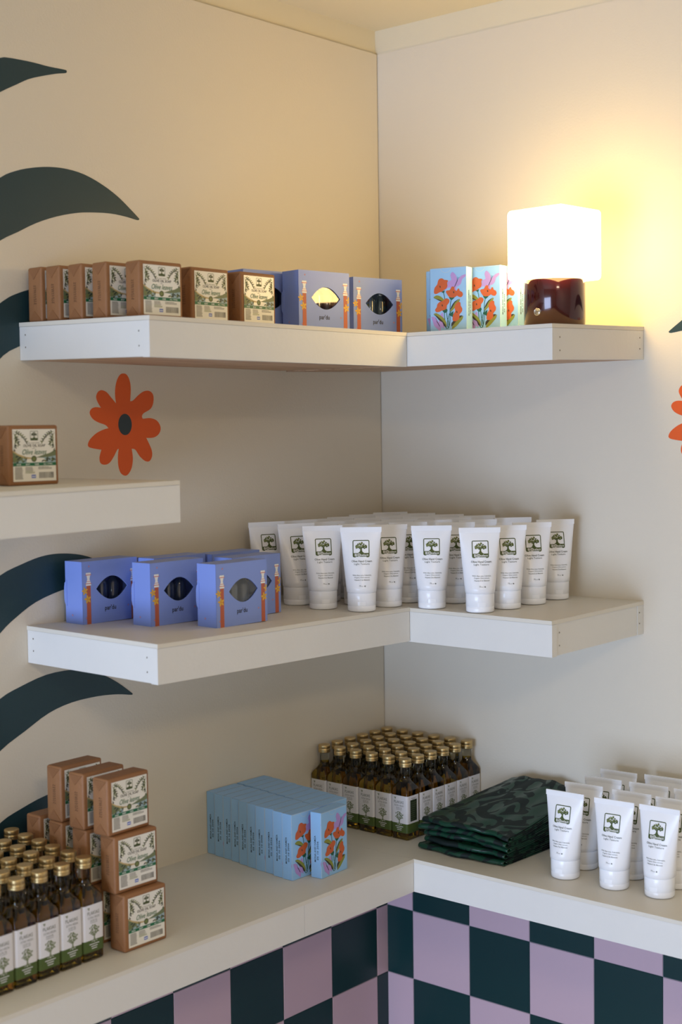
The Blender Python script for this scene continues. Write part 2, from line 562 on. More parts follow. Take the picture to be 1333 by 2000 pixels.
# checkerboard tiles under the counter: each tile a piece of its wall
def tile_mesh(w, M):
    mb = MB()
    g = 0.0006
    b = 0.0006
    y0, y1 = 0.0, 0.003
    o = [(g, g), (w - g, g), (w - g, T - g), (g, T - g)]
    i = [(g + b, g + b), (w - g - b, g + b), (w - g - b, T - g - b), (g + b, T - g - b)]
    V = [(0.0, a, c) for a, c in o] + [(y1 - b, a, c) for a, c in o] + [(y1, a, c) for a, c in i]
    mb.add(V, [(0, 1, 5, 4), (1, 2, 6, 5), (2, 3, 7, 6), (3, 0, 4, 7), (4, 5, 9, 8), (5, 6, 10, 9), (6, 7, 11, 10), (7, 4, 8, 11), (8, 9, 10, 11)], M)
    return mb.build('tile')


tm = {}
for w in (T, TL, TR):
    for M in (TILE_D, TILE_L):
        tm[(w, M)] = tile_mesh(w, M)
mb = MB(); mb.box(0, 0.0014, -1.95, -0.003, TZ - 4 * T, -0.06, GROUT); obj('tile_backing', mb.build('tile_backing'), wall_l)
mb = MB(); mb.box(0, 1.5, -0.0014, 0, TZ - 4 * T, -0.06, GROUT); obj('tile_backing', mb.build('tile_backing'), wall_r)
for row in range(5):                       # row 0 starts under the counter top
    z = TZ - row * T
    for c in range(0, 15):
        # left wall: local y of the tile runs along +y, so place by the tile's far edge
        y_far = 0.0 if c == 0 else -TL - (c - 1) * T
        w = TL if c == 0 else T
        M = TILE_D if (row + c) % 2 == 0 else TILE_L
        if row == 0 and c == 0:
            M = TILE_D
        obj('tile', tm[(w, M)], wall_l, (0, y_far - w, z))
    for c in range(0, 11):
        x0 = 0.003 if c == 0 else TR + (c - 1) * T
        w = TR if c == 0 else T
        M = TILE_L if (row + c) % 2 == 0 else TILE_D
        o = obj('tile', tm[(w, M)], wall_r, (x0 + w, 0, z), radians(-90))
        o.rotation_euler = (0, 0, radians(-90))
        o.location = (x0 - (0.003 if c == 0 else 0), 0, z)

# baseboard
mb = MB(); mb.box(0, 0.012, -4.3, -0.015, FLOOR_Z, TZ - 4 * T - 0.005, SHELF)
struct(obj('baseboard_left', mb.build('baseboard_left')), 'cream boarding below the checkerboard tiles, left wall')
mb = MB(); mb.box(0.0, ROOM_X, -0.012, 0, FLOOR_Z, TZ - 4 * T - 0.005, SHELF)
struct(obj('baseboard_right', mb.build('baseboard_right')), 'cream boarding below the checkerboard tiles, right wall')


# ------------------------------------------------------------------ shelves
class Shelf:
    """box shelf on a wall. side 'L' runs along -y on the left wall, side 'R' along +x on the right wall.
    zs = heights of the top at (wall, start), (wall, end), (front, start), (front, end)"""

    def __init__(s, side, t0, t1, depth, th, zs):
        s.side, s.t0, s.t1, s.d, s.th, s.zs = side, t0, t1, depth, th, zs

    def z(s, q, t):
        u, v = q / s.d, (t - s.t0) / (s.t1 - s.t0)
        a, b, c, d = s.zs
        return (a * (1 - v) + b * v) * (1 - u) + (c * (1 - v) + d * v) * u

    def P(s, q, t, dz):
        z = s.z(q, t) + dz
        return (q, -t, z) if s.side == 'L' else (t, -q, z)

    def block(s, mb, q0, q1, t0, t1, d0, d1, M):
        A = [s.P(q0, t0, d0), s.P(q1, t0, d0), s.P(q1, t1, d0), s.P(q0, t1, d0)]
        B = [s.P(q0, t0, d1), s.P(q1, t0, d1), s.P(q1, t1, d1), s.P(q0, t1, d1)]
        if s.side == 'L':
            A, B = A[::-1], B[::-1]
        mb.hexa(A + B, M)


def make_shelf(name, S, label, cat, open_end=True, pine=False, split=None, group=None, cleat=False, capped=True, f0=None):
    root = bpy.data.objects.new(name, None)
    COL.objects.link(root)
    p = S.P(0, S.t0, -S.th)
    root.location = p
    tag(root, label, cat, group)

    def part(nm, *blocks):
        mb = MB()
        for b in blocks:
            S.block(mb, *b)
        for i, v in enumerate(mb.v):
            mb.v[i] = (v[0] - p[0], v[1] - p[1], v[2] - p[2])
        return obj(nm, mb.build(nm), root)
    d, th, t0, t1 = S.d, S.th, S.t0, S.t1
    lip = 0.006
    e1 = t1 - 0.0005
    part('top_board', (0, d, t0, t1, -lip, 0, SHELFTOP))
    if split:
        part('front_fascia', (d - 0.012, d - 0.0006, t0, split - 0.0003, -th - 0.0008, -lip - 0.0003, SHELF))
        part('front_fascia', (d - 0.012, d - 0.0006, split + 0.0003, t1, -th - 0.0008, -lip - 0.0003, SHELF))
    else:
        part('front_fascia', (d - 0.014, d - 0.0006, t0 if f0 is None else f0, t1, -th - 0.0008, -lip - 0.0003, SHELF))
    part('end_panel', (0.02 if cleat else 0.0005, d - 0.0145, t1 - 0.014, e1 - (0.0012 if cleat else 0), -th, -lip - 0.0003, SHELF))
    if cleat:
        part('rear_cleat', (0.0005, 0.0195, t1 - 0.05, t1 - 0.0008, -th, -lip - 0.0003, SHELF))
    part('bottom_board', (0.0005, d - 0.0145, t0, t1 - 0.0145, -th, -th + 0.008, PINE if pine else SHELF))
    # nail heads on the end panel
    if capped:
        for q, dz in ((0.014, -0.018), (0.014, -0.036), (d - 0.022, -0.02), (d - 0.022, -0.04)):
            c = Vector(S.P(q, t1, dz)) - Vector(p)
            mb = MB()
            pts = []
            for k in range(8):
                a = 2 * pi * k / 8
                off = Vector((cos(a) * 0.0007, 0, sin(a) * 0.0012)) if S.side == 'L' else Vector((0, cos(a) * 0.0007, sin(a) * 0.0012))
                pts.append(c + off)
            out = Vector((0, -0.0004, 0)) if S.side == 'L' else Vector((0.0004, 0, 0))
            mb.loft([[tuple(q_ - out) for q_ in pts], [tuple(q_ + out * (0.4 if not cleat else 0.2)) for q_ in pts]], NAIL, smooth=False)
            obj('nail', mb.build('nail'), root)
    return root


S1R = Shelf('R', 0.001, 0.557, 0.2804, 0.0535, (0.8667, 0.8675, 0.8612, 0.8605))
S1L = Shelf('L', 0.2812, 0.8360, 0.2820, 0.0545, (0.8640, 0.8675, 0.8612, 0.8617))
S2R = Shelf('R', 0.001, 0.5560, 0.2835, 0.0550, (0.4165, 0.4148, 0.4140, 0.4125))
S2L = Shelf('L', 0.2843, 0.8360, 0.2845, 0.0545, (0.4165, 0.4240, 0.4140, 0.4215))
S3L = Shelf('L', 0.7867, 1.45, 0.2820, 0.0565, (0.6400, 0.6340, 0.6404, 0.6330))
S0R = Shelf('R', 0.001, 1.45, 0.2924, 0.0541, (0, 0, 0, 0))
S0L = Shelf('L', 0.2930, 1.95, 0.2939, 0.0541, (0, 0, 0, 0))
make_shelf('wall_shelf', S1R, 'cream box shelf under the glowing lamp on the right wall', 'shelf', pine=True, f0=0.2705, group='cream box shelves')
make_shelf('wall_shelf', S1L, 'topmost cream box shelf on the left wall with a row of soaps', 'shelf', pine=True, group='cream box shelves')
make_shelf('wall_shelf', S2R, 'cream box shelf with chipped end on the right wall below the lamp shelf', 'shelf', cleat=True, f0=0.2725, group='cream box shelves')
make_shelf('wall_shelf', S2L, 'middle cream box shelf on the left wall holding blue cartons', 'shelf', group='cream box shelves')
make_shelf('wall_shelf', S3L, 'short cream shelf at left picture edge holding one single soap', 'shelf', capped=False, group='cream box shelves')
make_shelf('counter_ledge', S0R, 'cream counter ledge over the tiles on the right wall', 'counter', f0=0.2825, capped=False)
make_shelf('counter_ledge', S0L, 'cream counter ledge over the tiles on the left wall', 'counter', split=0.5605, capped=False)


def zl(S, x, y):
    return S.z(x, -y) if S.side == 'L' else S.z(-y, x)


# ------------------------------------------------------------------ thing copies
def thing(name, parts, loc, rz, label, cat, group):
    """one Empty with its own copies of the parts (mesh data shared). parts: (name, mesh, [subparts])"""
    e = bpy.data.objects.new(name, None)
    e.empty_display_size = 0.02
    COL.objects.link(e)
    e.location = loc
    e.rotation_euler = (0, 0, rz)
    tag(e, label, cat, group)
    for pt in parts:
        o = obj(pt[0], pt[1], e)
        if len(pt) > 2:
            for sp in pt[2]:
                obj(sp[0], sp[1], o)
    return e


FACE_X = radians(90)     # local front (-y) turned to face +x


# ------------------------------------------------------------------ soap
SW, ST, SH = 0.077, 0.031, 0.079


def tree_logo(P, cx, cy, w, h, M, layer, band=0.2, inner=None):
    """square emblem: frame, tree with spreading crown, solid band at the foot"""
    t = w * 0.05
    x0, x1, y0, y1 = cx - w / 2, cx + w / 2, cy - h / 2, cy + h / 2
    r = w * 0.09
    out, inn = [], []
    for (px, py, a0) in ((x1 - r, y1 - r, 0), (x0 + r, y1 - r, 90), (x0 + r, y0 + r, 180), (x1 - r, y0 + r, 270)):
        for k in range(4):
            a = radians(a0 + 30 * k)
            out.append((px + r * cos(a), py + r * sin(a)))
            inn.append((px + (r - t) * cos(a), py + (r - t) * sin(a)))
    n = len(out)
    P.items.append((out + inn, [(i, (i + 1) % n, n + (i + 1) % n, n + i) for i in range(n)], M, layer))
    bh = h * band
    P.grid(x0 + t * 0.8, x1 - t * 0.8, y0 + t * 0.8, y0 + t + bh, 6, 1, M, layer)
    tb = y0 + t + bh
    P.poly([(cx - w * .2, tb - h * .005), (cx - w * .09, tb + h * .07), (cx - w * .045, tb + h * .17), (cx - w * .05, tb + h * .26), (cx - w * .15, tb + h * .33),
            (cx - w * .12, tb + h * .35), (cx - w * .02, tb + h * .29), (cx, tb + h * .36), (cx + w * .02, tb + h * .29), (cx + w * .12, tb + h * .35),
            (cx + w * .15, tb + h * .33), (cx + w * .05, tb + h * .26), (cx + w * .045, tb + h * .17), (cx + w * .09, tb + h * .07), (cx + w * .2, tb - h * .005)], M, layer)
    rr = random.Random(3)
    for k in range(46):
        a = rr.uniform(0, 2 * pi)
        q = sqrt(rr.random())
        ex, ey = cx + q * cos(a) * w * .35, tb + h * .45 + q * sin(a) * h * .155
        ey -= abs(ex - cx) * 0.25
        P.leaf(ex, ey, w * .13, w * .075, rr.uniform(0, pi), M if (k % 3 or inner is None) else inner, layer + (0 if k % 3 else 1))


def soap_label():
    P = Print()
    w, h = 0.0655, 0.0685
    P.rect(-w / 2, w / 2, 0, h, PAPER, 0.6)
    X = lambda u: -w / 2 + u * w
    Y = lambda v: v * h
    # landscape: teal wash, sandy shore, dark hills
    P.poly([(X(0), Y(.355)), (X(1), Y(.355)), (X(1), Y(.56)), (X(.88), Y(.53)), (X(.68), Y(.47)), (X(.5), Y(.445)), (X(.3), Y(.45)), (X(0), Y(.47))], TEALINK, 1)
    P.poly([(X(.32), Y(.36)), (X(.78), Y(.36)), (X(.72), Y(.44)), (X(.5), Y(.46)), (X(.3), Y(.44))], PAPER, 1.6)
    P.poly([(X(0), Y(.60)), (X(.12), Y(.53)), (X(.3), Y(.47)), (X(.5), Y(.445)), (X(.48), Y(.43)), (X(.3), Y(.43)), (X(.1), Y(.46)), (X(0), Y(.50))], SANDINK, 2)
    P.poly([(X(.52), Y(.45)), (X(.7), Y(.50)), (X(.85), Y(.535)), (X(1), Y(.60)), (X(1), Y(.49)), (X(.9), Y(.47)), (X(.72), Y(.455))], HILLINK, 2)
    P.poly([(X(0), Y(.57)), (X(.1), Y(.51)), (X(.22), Y(.46)), (X(.2), Y(.41)), (X(.1), Y(.38)), (X(0), Y(.37))], HILLINK, 2.4)
    rr = random.Random(11)
    for k in range(24):       # low foliage on both sides
        s = -1 if k % 2 else 1
        u = rr.uniform(0.0, .28)
        v = rr.uniform(.355, .50 - u * .2)
        P.leaf(X(.03 + u) if s < 0 else X(.97 - u), Y(v), .0052, .0019, rr.uniform(0.2, 2.8), rr.choice((LEAFINK, DKLEAF, OLIVEINK, DKLEAF)), 3 + k * .02)
    for side in (0, 1):       # hanging olive branches in the upper corners
        for (u0, v0, ang, L, n) in ((.03, .955, -.10, .34, 7), (.02, .93, -.62, .24, 5), (.045, .90, -1.15, .28, 6)):
            pts = []
            for k in range(n + 1):
                t = L * k / n
                pts.append((u0 + t * cos(ang - .5 * k / n), v0 + t * sin(ang - .5 * k / n)))
            P.line([(X(u if side == 0 else 1 - u), Y(v)) for u, v in pts], .0005, OLIVEINK, 3)
            for k, (u, v) in enumerate(pts[1:]):
                a0 = ang - .5 * k / n
                for sg in (-1, 1):
                    a = a0 + sg * .7 + rr.uniform(-.15, .15)
                    uu, vv = u + .026 * cos(a), v + .026 * sin(a)
                    if vv > .965 or uu < .035:
                        continue
                    P.leaf(X(uu if side == 0 else 1 - uu), Y(vv), .0042, .0014, a if side == 0 else pi - a, rr.choice((LEAFINK, LEAFINK, OLIVEINK, DKLEAF)), 3.2 + rr.random() * .4)
                if k % 2 == 1:
                    P.ell(X(u + .012 if side == 0 else 1 - u - .012), Y(v - .03), .0009, .0013, DKLEAF, 3.7, n=8)
    tree_logo(P, X(.5), Y(.875), .0118, .0125, OLIVEINK, 2)
    P.text('PURE NATURAL', X(.47), Y(.735), .021, .0016, INKGREY, 2)
    P.text('OLIVE OIL SOAP', X(.5), Y(.685), .0335, .0036, INK, 2, bold=.012)
    P.text('with', X(.48), Y(.635), .0042, .0015, INKGREY, 2)
    P.text('Olive leaves', X(.5), Y(.565), .037, .0072, GREENINK, 4.5, shear=.35)
    P.ell(X(.485), Y(.43), .0041, .0041, OLIVEINK, 3.5, n=16)
    P.ell(X(.485), Y(.43), .0027, .0027, LEAFINK, 3.8, n=12)
    P.rect(-w / 2, w / 2, Y(.295), Y(.355), GREENINK, 4)
    P.text('FACE', X(.13), Y(.325), .0062, .0022, WHITEINK, 4.5, bold=.02)
    P.text('BODY', X(.34), Y(.325), .0066, .0022, WHITEINK, 4.5, bold=.02)
    P.text('HAIR', X(.55), Y(.325), .0062, .0022, WHITEINK, 4.5, bold=.02)
    P.text('ALL TYPES', X(.81), Y(.325), .0138, .0022, WHITEINK, 4.5)
    for k in range(13):       # small print, too fine to read: rules
        y = Y(.265 - k * .0185)
        P.rect(X(.04), X(.23 - rr.uniform(0, .03)), y, y + .0007, INKGREY, 1)
        if k < 7:
            P.rect(X(.28), X(.5 - rr.uniform(0, .06)), y, y + .0006, INKGREY if k < 4 else LEAFINK, 1)
        if k < 3:
            P.rect(X(.58), X(.94 - rr.uniform(0, .12)), y, y + .0006, INKGREY, 1)
    P.rect(X(.42), X(.52), Y(.06), Y(.125), BLUEINK, 1)
    P.rect(X(.43), X(.51), Y(.083), Y(.098), WHITEINK, 1.5)
    x = X(.6)
    while x < X(.94):         # barcode
        b = rr.choice((.0004, .0006, .0009))
        P.rect(x, x + b, Y(.055), Y(.17), INK, 1)
        x += b + rr.choice((.0004, .0006, .0008))
    return P


def rounded_label_fn(x, y, h):
    return (x + 0.001, -ST / 2 - 0.00035 - h, 0.0052 + y)


rk = random.Random(5)
mb = MB(); mb.rbox(-SW / 2, SW / 2, -ST / 2, ST / 2, 0, SH, 0.0032, KRAFT, True, 0.0003, rk)
m_wrap = mb.build('wrapper')
m_slabel = soap_label().build('label', rounded_label_fn)


def flap(sgn, top):
    mb = MB()
    x = sgn * (SW / 2)
    th = 0.0006
    if top:
        tri = [(-ST / 2 + .002, SH - .003), (ST / 2 - .002, SH - .003), (0.0015, SH - .0175)]
    else:
        tri = [(-ST / 2 + .002, .003), (ST / 2 - .002, .003), (0.001, .0165)]
    A = [(x - sgn * .0003, a, b) for a, b in tri]
    B = [(x + sgn * th, a * .97, b) for a, b in tri]
    mb.add(A + B, [(0, 1, 2), (3, 4, 5), (0, 1, 4, 3), (1, 2, 5, 4), (2, 0, 3, 5)], KRAFTE)
    return mb.build('fold_flap')


m_flaps = [flap(-1, True), flap(-1, False), flap(1, True), flap(1, False)]
P = Print()
rr = random.Random(2)
for c in range(2):
    for k in range(9):
        v = .026 + k * .0031
        P.line([(-.0015 + c * .0032, v), (-.0002 + c * .0032 + rr.uniform(-.0006, .0006), v + rr.uniform(.0008, .0022)), (.0008 + c * .0032, v + rr.uniform(0, .002))], .0006, STAMP, 1)
m_stamp = P.build('date_stamp', lambda x, y, h: (-SW / 2 - .0006 - h, -x, y))
SOAP = [('wrapper', m_wrap), ('label', m_slabel)] + [('fold_flap', f) for f in m_flaps] + [('date_stamp', m_stamp)]
G = 0.0003
sx = ST / 2
for (fx, yl, yaw, lab) in (
        (.0425, -.827, 0, 'kraft-wrapped soap at far left of the top shelf, nearest the wall'),
        (.0810, -.825, 0, 'second kraft-wrapped soap from the left wall in the top shelf end row'),
        (.1262, -.822, 1, 'third kraft-wrapped soap from the left wall in the top shelf end row'),
        (.1730, -.817, 1, 'kraft-wrapped soap on top shelf, half hidden by the foremost soap'),
        (.2250, -.802, 3, 'kraft-wrapped soap with full label at the front corner of top shelf'),
        (.2130, -.6935, 0, 'kraft-wrapped soap with label facing out, middle of three full labels'),
        (.2190, -.5985, -1, 'kraft-wrapped soap with glossy label next to the lilac-blue cartons')):
    a = radians(yaw)
    # centre from the front left lower corner
    wy = SW / 2
    cx = fx + sin(a) * wy - cos(a) * sx
    cy = yl + cos(a) * wy + sin(a) * sx
    thing('soap_bar', SOAP, (cx, cy, zl(S1L, cx, cy) + G), FACE_X - a, lab, 'soap', 'kraft-wrapped soaps on the top shelf')
thing('soap_bar', SOAP, (.165, -.952, zl(S3L, .165, -.952) + G), FACE_X + radians(-5), 'single kraft-wrapped soap on the short shelf at left picture edge', 'soap', 'single soap')
# pile on the counter: rows of 5, 4 and 3
pile = [(0, [(.2490, -.8360), (.1960, -.836), (.1450, -.835), (.0960, -.834), (.0470, -.833)]),
        (1, [(.2380, -.8405), (.1800, -.842), (.1230, -.838), (.0670, -.835)]),
        (2, [(.2300, -.8460), (.1780, -.8455), (.1210, -.8385)])]
rowname = ['bottom', 'middle', 'top']
for r, row in pile:
    for k, (fx, cy) in enumerate(row):
        lab = 'kraft-wrapped soap with full label, %s row of the pile, frontmost' % rowname[r] if k == 0 else \
            'kraft-wrapped soap in %s row of the pile, %s behind the front one' % (rowname[r], ORD[k - 1])
        yaw = radians((0, -1, 2)[r] + (0 if k == 0 else rk.uniform(-2, 2)))
        thing('soap_bar', SOAP, (fx - sx, cy, r * (SH + 0.0004) + G), FACE_X + yaw, lab, 'soap', 'soaps piled on the counter')

# ------------------------------------------------------------------ hand cream tubes
TH = 0.134
BODY0, BODY1 = 0.0305, 0.1262


def tube_ab(z):
    t = min(max((z - BODY0) / (BODY1 - BODY0), 0), 1)
    a = 0.0236 + (0.0328 - 0.0236) * (t ** 0.95)
    b = 0.0236 * (1 - t) ** 0.85 + 0.0009
    return a, b


mb = MB()
NS = 40
rings = []
for k in range(13):
    z = BODY0 + (BODY1 - BODY0) * (k / 12)
    a, b = tube_ab(z)
    rings.append([(a * cos(2 * pi * j / NS), b * sin(2 * pi * j / NS), z) for j in range(NS)])
rings.insert(0, [(0.0215 * cos(2 * pi * j / NS), 0.0215 * sin(2 * pi * j / NS), BODY0 - 0.0012) for j in range(NS)])
mb.loft(rings, TUBEW, True, True, True)
m_tbody = mb.build('tube_body')
mb = MB()
cw, ct = 0.0331, 0.00115
for (z0, z1_, ext) in ((BODY1 - .0004, TH, 0.0),):
    mb.box(-cw, cw, -ct, ct, z0, z1_, TUBEW)
for k in range(3):
    z = BODY1 + .0018 + k * .002
    mb.box(-cw + .0005, cw - .0005, -ct - .0002, ct + .0002, z, z + .0007, TUBEW)
m_tcrimp = mb.build('crimped_seal')
mb = MB()
mb.lathe([(0.0205, 0), (0.0219, 0.0006), (0.0224, 0.0022), (0.0226, 0.0088), (0.0224, 0.0091), (0.0224, 0.0095), (0.0227, 0.0098), (0.0229, 0.0288), (0.0226, 0.0296), (0.0212, 0.0298)], CAPW, 40)
m_tcap = mb.build('cap')
P = Print()
P.line([(-.2, .0170), (-.19, .0183), (.19, .0183), (.21, .0168), (.21, .0106)], .0005, GROOVE, 0)
mb = MB()
nseg = 14
for (za, zb, r) in ((.0100, .0160, .02285),):        # flip-lid thumb notch: a shallow raised lip
    ra = [(-(.0) + r * sin(-.28 + .56 * k / nseg), -r * cos(-.28 + .56 * k / nseg)) for k in range(nseg + 1)]
    V = [(x, y, za) for x, y in ra] + [(x, y, zb) for x, y in ra] + [(x * .97, y * .97, zb + .0006) for x, y in ra] + [(x * .97, y * .97, za - .0004) for x, y in ra]
    n1 = nseg + 1
    F = []
    for k in range(nseg):
        F += [(k, k + 1, n1 + k + 1, n1 + k), (n1 + k, n1 + k + 1, 2 * n1 + k + 1, 2 * n1 + k), (3 * n1 + k, 3 * n1 + k + 1, k + 1, k)]
    mb.add(V, F, CAPW, False)
m_tnotch = mb.build('thumb_lip')


def tube_fn(x, z, h):
    a, b = tube_ab(z)
    q = max(0.0, 1 - (x / a) ** 2)
    return (x, -(b * sqrt(q) + 0.00025 + h), z)


P = Print()
tree_logo(P, 0.0, 0.1000, 0.0268, 0.0272, TUBEGREEN, 1, band=0.2, inner=LEAFINK)
P.text('BI', -.0083, .0902, .0036, .0040, WHITEINK, 2.5, bold=.02)
P.ell(-.0032, .0902, .0026, .0026, WHITEINK, 2.5, n=14)
P.ell(-.0032, .0902, .0017, .0017, TUBEGREEN, 3, n=10)
P.ell(-.0032, .0902, .0008, .0008, WHITEINK, 3.5, n=8)
P.text('select', .0057, .0902, .0122, .0036, WHITEINK, 2.5, bold=.015)
P.text('Olive Hand Cream', 0.001, .0805, .0325, .0032, TUBETEXT, 1, bold=.01)
P.text('Light Texture', 0.001, .0757, .0245, .0036, TUBETEXT, 1)
P.text('With Aloe vera, Calendula,', .001, .0583, .0300, .0023, TUBETEXT, 1)
P.text('Organic Olive extract,', .001, .0547, .0245, .0024, TUBETEXT, 1)
P.text('Vitamin E & Allantoin', .001, .0511, .0245, .0022, TUBETEXT, 1)
P.text('75', -.0022, .0417, .0032, .0022, TUBETEXT, 1)
P.text('ml', .0014, .0413, .0026, .0014, TUBETEXT, 1)
P.text('e', .0056, .0414, .0024, .0021, TUBETEXT, 1, bold=.02)
m_tprint = P.build('printed_front', tube_fn)
TUBE = [('tube_body', m_tbody), ('crimped_seal', m_tcrimp), ('cap', m_tcap, [('thumb_lip', m_tnotch)]), ('printed_front', m_tprint)]

FAC = lambda deg: radians(deg + 90)          # local -y turned to the compass direction deg
# middle shelf, L-shaped crowd of tubes: rows of equal distance from the right wall
mid = {
    0: [(.050, -.374, -22), (.116, -.372, -24), (.186, -.386, -38), (.254, -.370, -50)],
    1: [(.060, -.300, -18), (.122, -.302, -25), (.190, -.304, -30), (.246, -.292, -38)],
    2: [(.046, -.236, -20), (.108, -.232, -25), (.172, -.236, -30), (.234, -.222, -38), (.3135, -.262, -52), (.4055, -.2570, -48)],
    3: [(.050, -.172, -25), (.112, -.170, -30), (.176, -.172, -35), (.240, -.160, -40), (.306, -.186, -45), (.4170, -.1980, -42)],
    4: [(.048, -.108, -30), (.110, -.106, -35), (.174, -.108, -40), (.238, -.100, -40), (.304, -.118, -42), (.4200, -.1280, -41)],
    5: [(.052, -.042, -35), (.116, -.042, -40), (.180, -.042, -42), (.246, -.038, -42), (.330, -.050, -42), (.4185, -.0540, -40)],
}
for r, row in mid.items():
    for k, (x, y, d) in enumerate(row):
        S = S2L if y < -.284 else S2R
        rn = 'front row' if r == 0 else ('back row' if r == 5 else '%s row' % ORD[r])
        lab = 'white hand cream tube on the middle shelf, %s, %s from the left' % (rn, ORD[k])
        thing('cream_tube', TUBE, (x, y, zl(S, x, y) + .0006), FAC(d), lab, 'tube', 'hand cream tubes on the middle shelf')
low = [[(.5366, -.2165), (.5340, -.1560), (.5378, -.1020), (.5350, -.0470)],
       [(.6225, -.2140), (.6190, -.1535), (.6165, -.0950), (.6120, -.0370)],
       [(.6960, -.2075), (.6940, -.1520), (.6934, -.0910), (.694, -.035)]]
colname = ['left', 'middle', 'right']
for c, column in enumerate(low):
    for k, (x, y) in enumerate(column):
        where = 'frontmost' if k == 0 else '%s behind the front one' % ORD[k - 1]
        thing('cream_tube', TUBE, (x, y, .0006), FAC(-90 + (4, 5, 3)[c] + rk.uniform(-1.5, 1.5)),
              'white hand cream tube on the counter, %s column, %s' % (colname[c], where), 'tube', 'hand cream tubes on the counter')

# ------------------------------------------------------------------ blue cartons with an eye-shaped window
CW, CT, CH = 0.107, 0.0395, 0.0935
ex0, ex1, ez0, ez1 = -CW / 2 + .245 * CW, -CW / 2 + .815 * CW, .0335, .0690
ecx, ecz = (ex0 + ex1) / 2, (ez0 + ez1) / 2
eye = []
n = 12
for k in range(n):
    t = -1 + 2 * k / n
    eye.append((ecx + t * (ex1 - ex0) / 2, ecz - (ez1 - ez0) / 2 * (1 - abs(t) ** 2.0)))
for k in range(n):
    t = 1 - 2 * k / n
    eye.append((ecx + t * (ex1 - ex0) / 2, ecz + (ez1 - ez0) / 2 * (1 - abs(t) ** 2.0)))
outer = [(-CW / 2, 0), (CW / 2, 0), (CW / 2, CH), (-CW / 2, CH)]
tris = tessellate_polygon([[Vector((a, b, 0)) for a, b in outer], [Vector((a, b, 0)) for a, b in eye]])
allp = outer + eye
yf = -CT / 2
mb = MB()
mb.add([(a, yf, b) for a, b in allp], [tuple(t) for t in tris], PBLUE)
mb.add([(a, yf + .0012, b) for a, b in allp], [tuple(t) for t in tris], PBLUE_D)
ne = len(eye)
mb.add([(a, yf, b) for a, b in eye] + [(a, yf + .0012, b) for a, b in eye], [(i, (i + 1) % ne, ne + (i + 1) % ne, ne + i) for i in range(ne)], PBLUE)
m_pfront = mb.build('front_panel')
mb = MB()
x0, x1, y0, y1 = -CW / 2, CW / 2, -CT / 2 + .0006, CT / 2
t_ = .001
mb.box(x0, x0 + t_, y0, y1, .0002, CH - .0002, PBLUE)
mb.box(x1 - t_, x1, y0, y1, .0002, CH - .0002, PBLUE)
mb.box(x0 + t_, x1 - t_, y0, y1, 0, t_, PBLUE)
mb.box(x0 + t_, x1 - t_, y0, y1, CH - t_, CH, PBLUE)
mb.box(x0 + t_, x1 - t_, y1 - t_, y1, t_, CH - t_, PBLUE)
mb.box(x0 + .003, x1 - .003, y1 - .0035, y1 - .0028, .003, CH - .003, PBLUE_D)
m_pbody = mb.build('carton')
mb = MB()
tabp = [(y1 - .004, .026), (y1 + .0006, .030), (y1 + .0022, .037), (y1 + .0022, .054), (y1 + .0006, .061), (y1 - .004, .065)]
nt_ = len(tabp)
mb.add([(x0 - .0008, a, b) for a, b in tabp] + [(x0 + .0004, a, b) for a, b in tabp],
       [tuple(range(nt_)), tuple(range(2 * nt_ - 1, nt_ - 1, -1))] + [(i, (i + 1) % nt_, nt_ + (i + 1) % nt_, nt_ + i) for i in range(nt_)], PBLUE)
m_ptab = mb.build('tuck_tab')
mb = MB(); mb.box(ex0 - .004, ex1 + .004, yf + .0016, yf + .0019, ez0 - .004, ez1 + .004, FILM)
m_pfilm = mb.build('window_film')


def vial(cx):
    mb = MB()
    mb.lathe([(.0085, .003), (.0095, .005), (.0095, .056), (.0085, .060), (.0050, .064), (.0050, .070)], VIAL, 14, (cx, .001))
    return mb.build('vial')


def vialcap(cx):
    mb = MB()
    mb.lathe([(.0062, .0665), (.0064, .067), (.0064, .0800), (.0058, .0808)], VIALCAP, 12, (cx, .001))
    return mb.build('vial_cap')


m_vials = [(vial(c), vialcap(c)) for c in (-.024, -.001, .022)]


def col_print(P, u0, flip):
    """printed column with a white banded capital, at box coordinate x = u0 (bottom)"""
    s = -1 if flip else 1
    X = lambda d: u0 + d
    w = .0040
    P.poly([(X(-w), 0), (X(w), 0), (X(w - .0002), .0575), (X(-w + .0002), .0575)], TERRA, 1)
    P.rect(X(-.0048), X(.0048), .0575, .0615, WHITEINK, 1)
    P.rect(X(-.0056), X(.0056), .0603, .0611, REDI, 1.5)
    P.poly([(X(-.0042), .0615), (X(.0042), .0615), (X(.0021), .0672), (X(.0033), .0726), (X(-.0033), .0726), (X(-.0021), .0672)], WHITEINK, 1)
    P.rect(X(-.0036), X(.0036), .0635, .0641, REDI, 1.5)
    P.rect(X(-.0046), X(.0046), .0726, .0768, WHITEINK, 1)
    P.rect(X(-.0056), X(.0056), .0731, .0740, REDI, 1.5)
    for (dx, z, r) in ((-.0072 * s, .0500, .0060), (-.0020 * s, .0375, .0066)):       # yellow blossoms
        for k in range(5):
            a = .5 + 2 * pi * k / 5
            xx = X(dx) + r * .55 * cos(a)
            if abs(xx) < CW / 2 - .001:
                P.leaf(xx, z + r * .55 * sin(a), r, r * .5, a, YELI, 2)


def star(P, x, z, r=.0019):
    P.poly([(x - r, z), (x - r * .3, z - r * .3), (x, z - r), (x + r * .3, z - r * .3), (x + r, z), (x + r * .3, z + r * .3), (x, z + r), (x - r * .3, z + r * .3)], REDI, 1)
    P.ell(x, z, r * .3, r * .3, WHITEINK, 1.5, n=6)


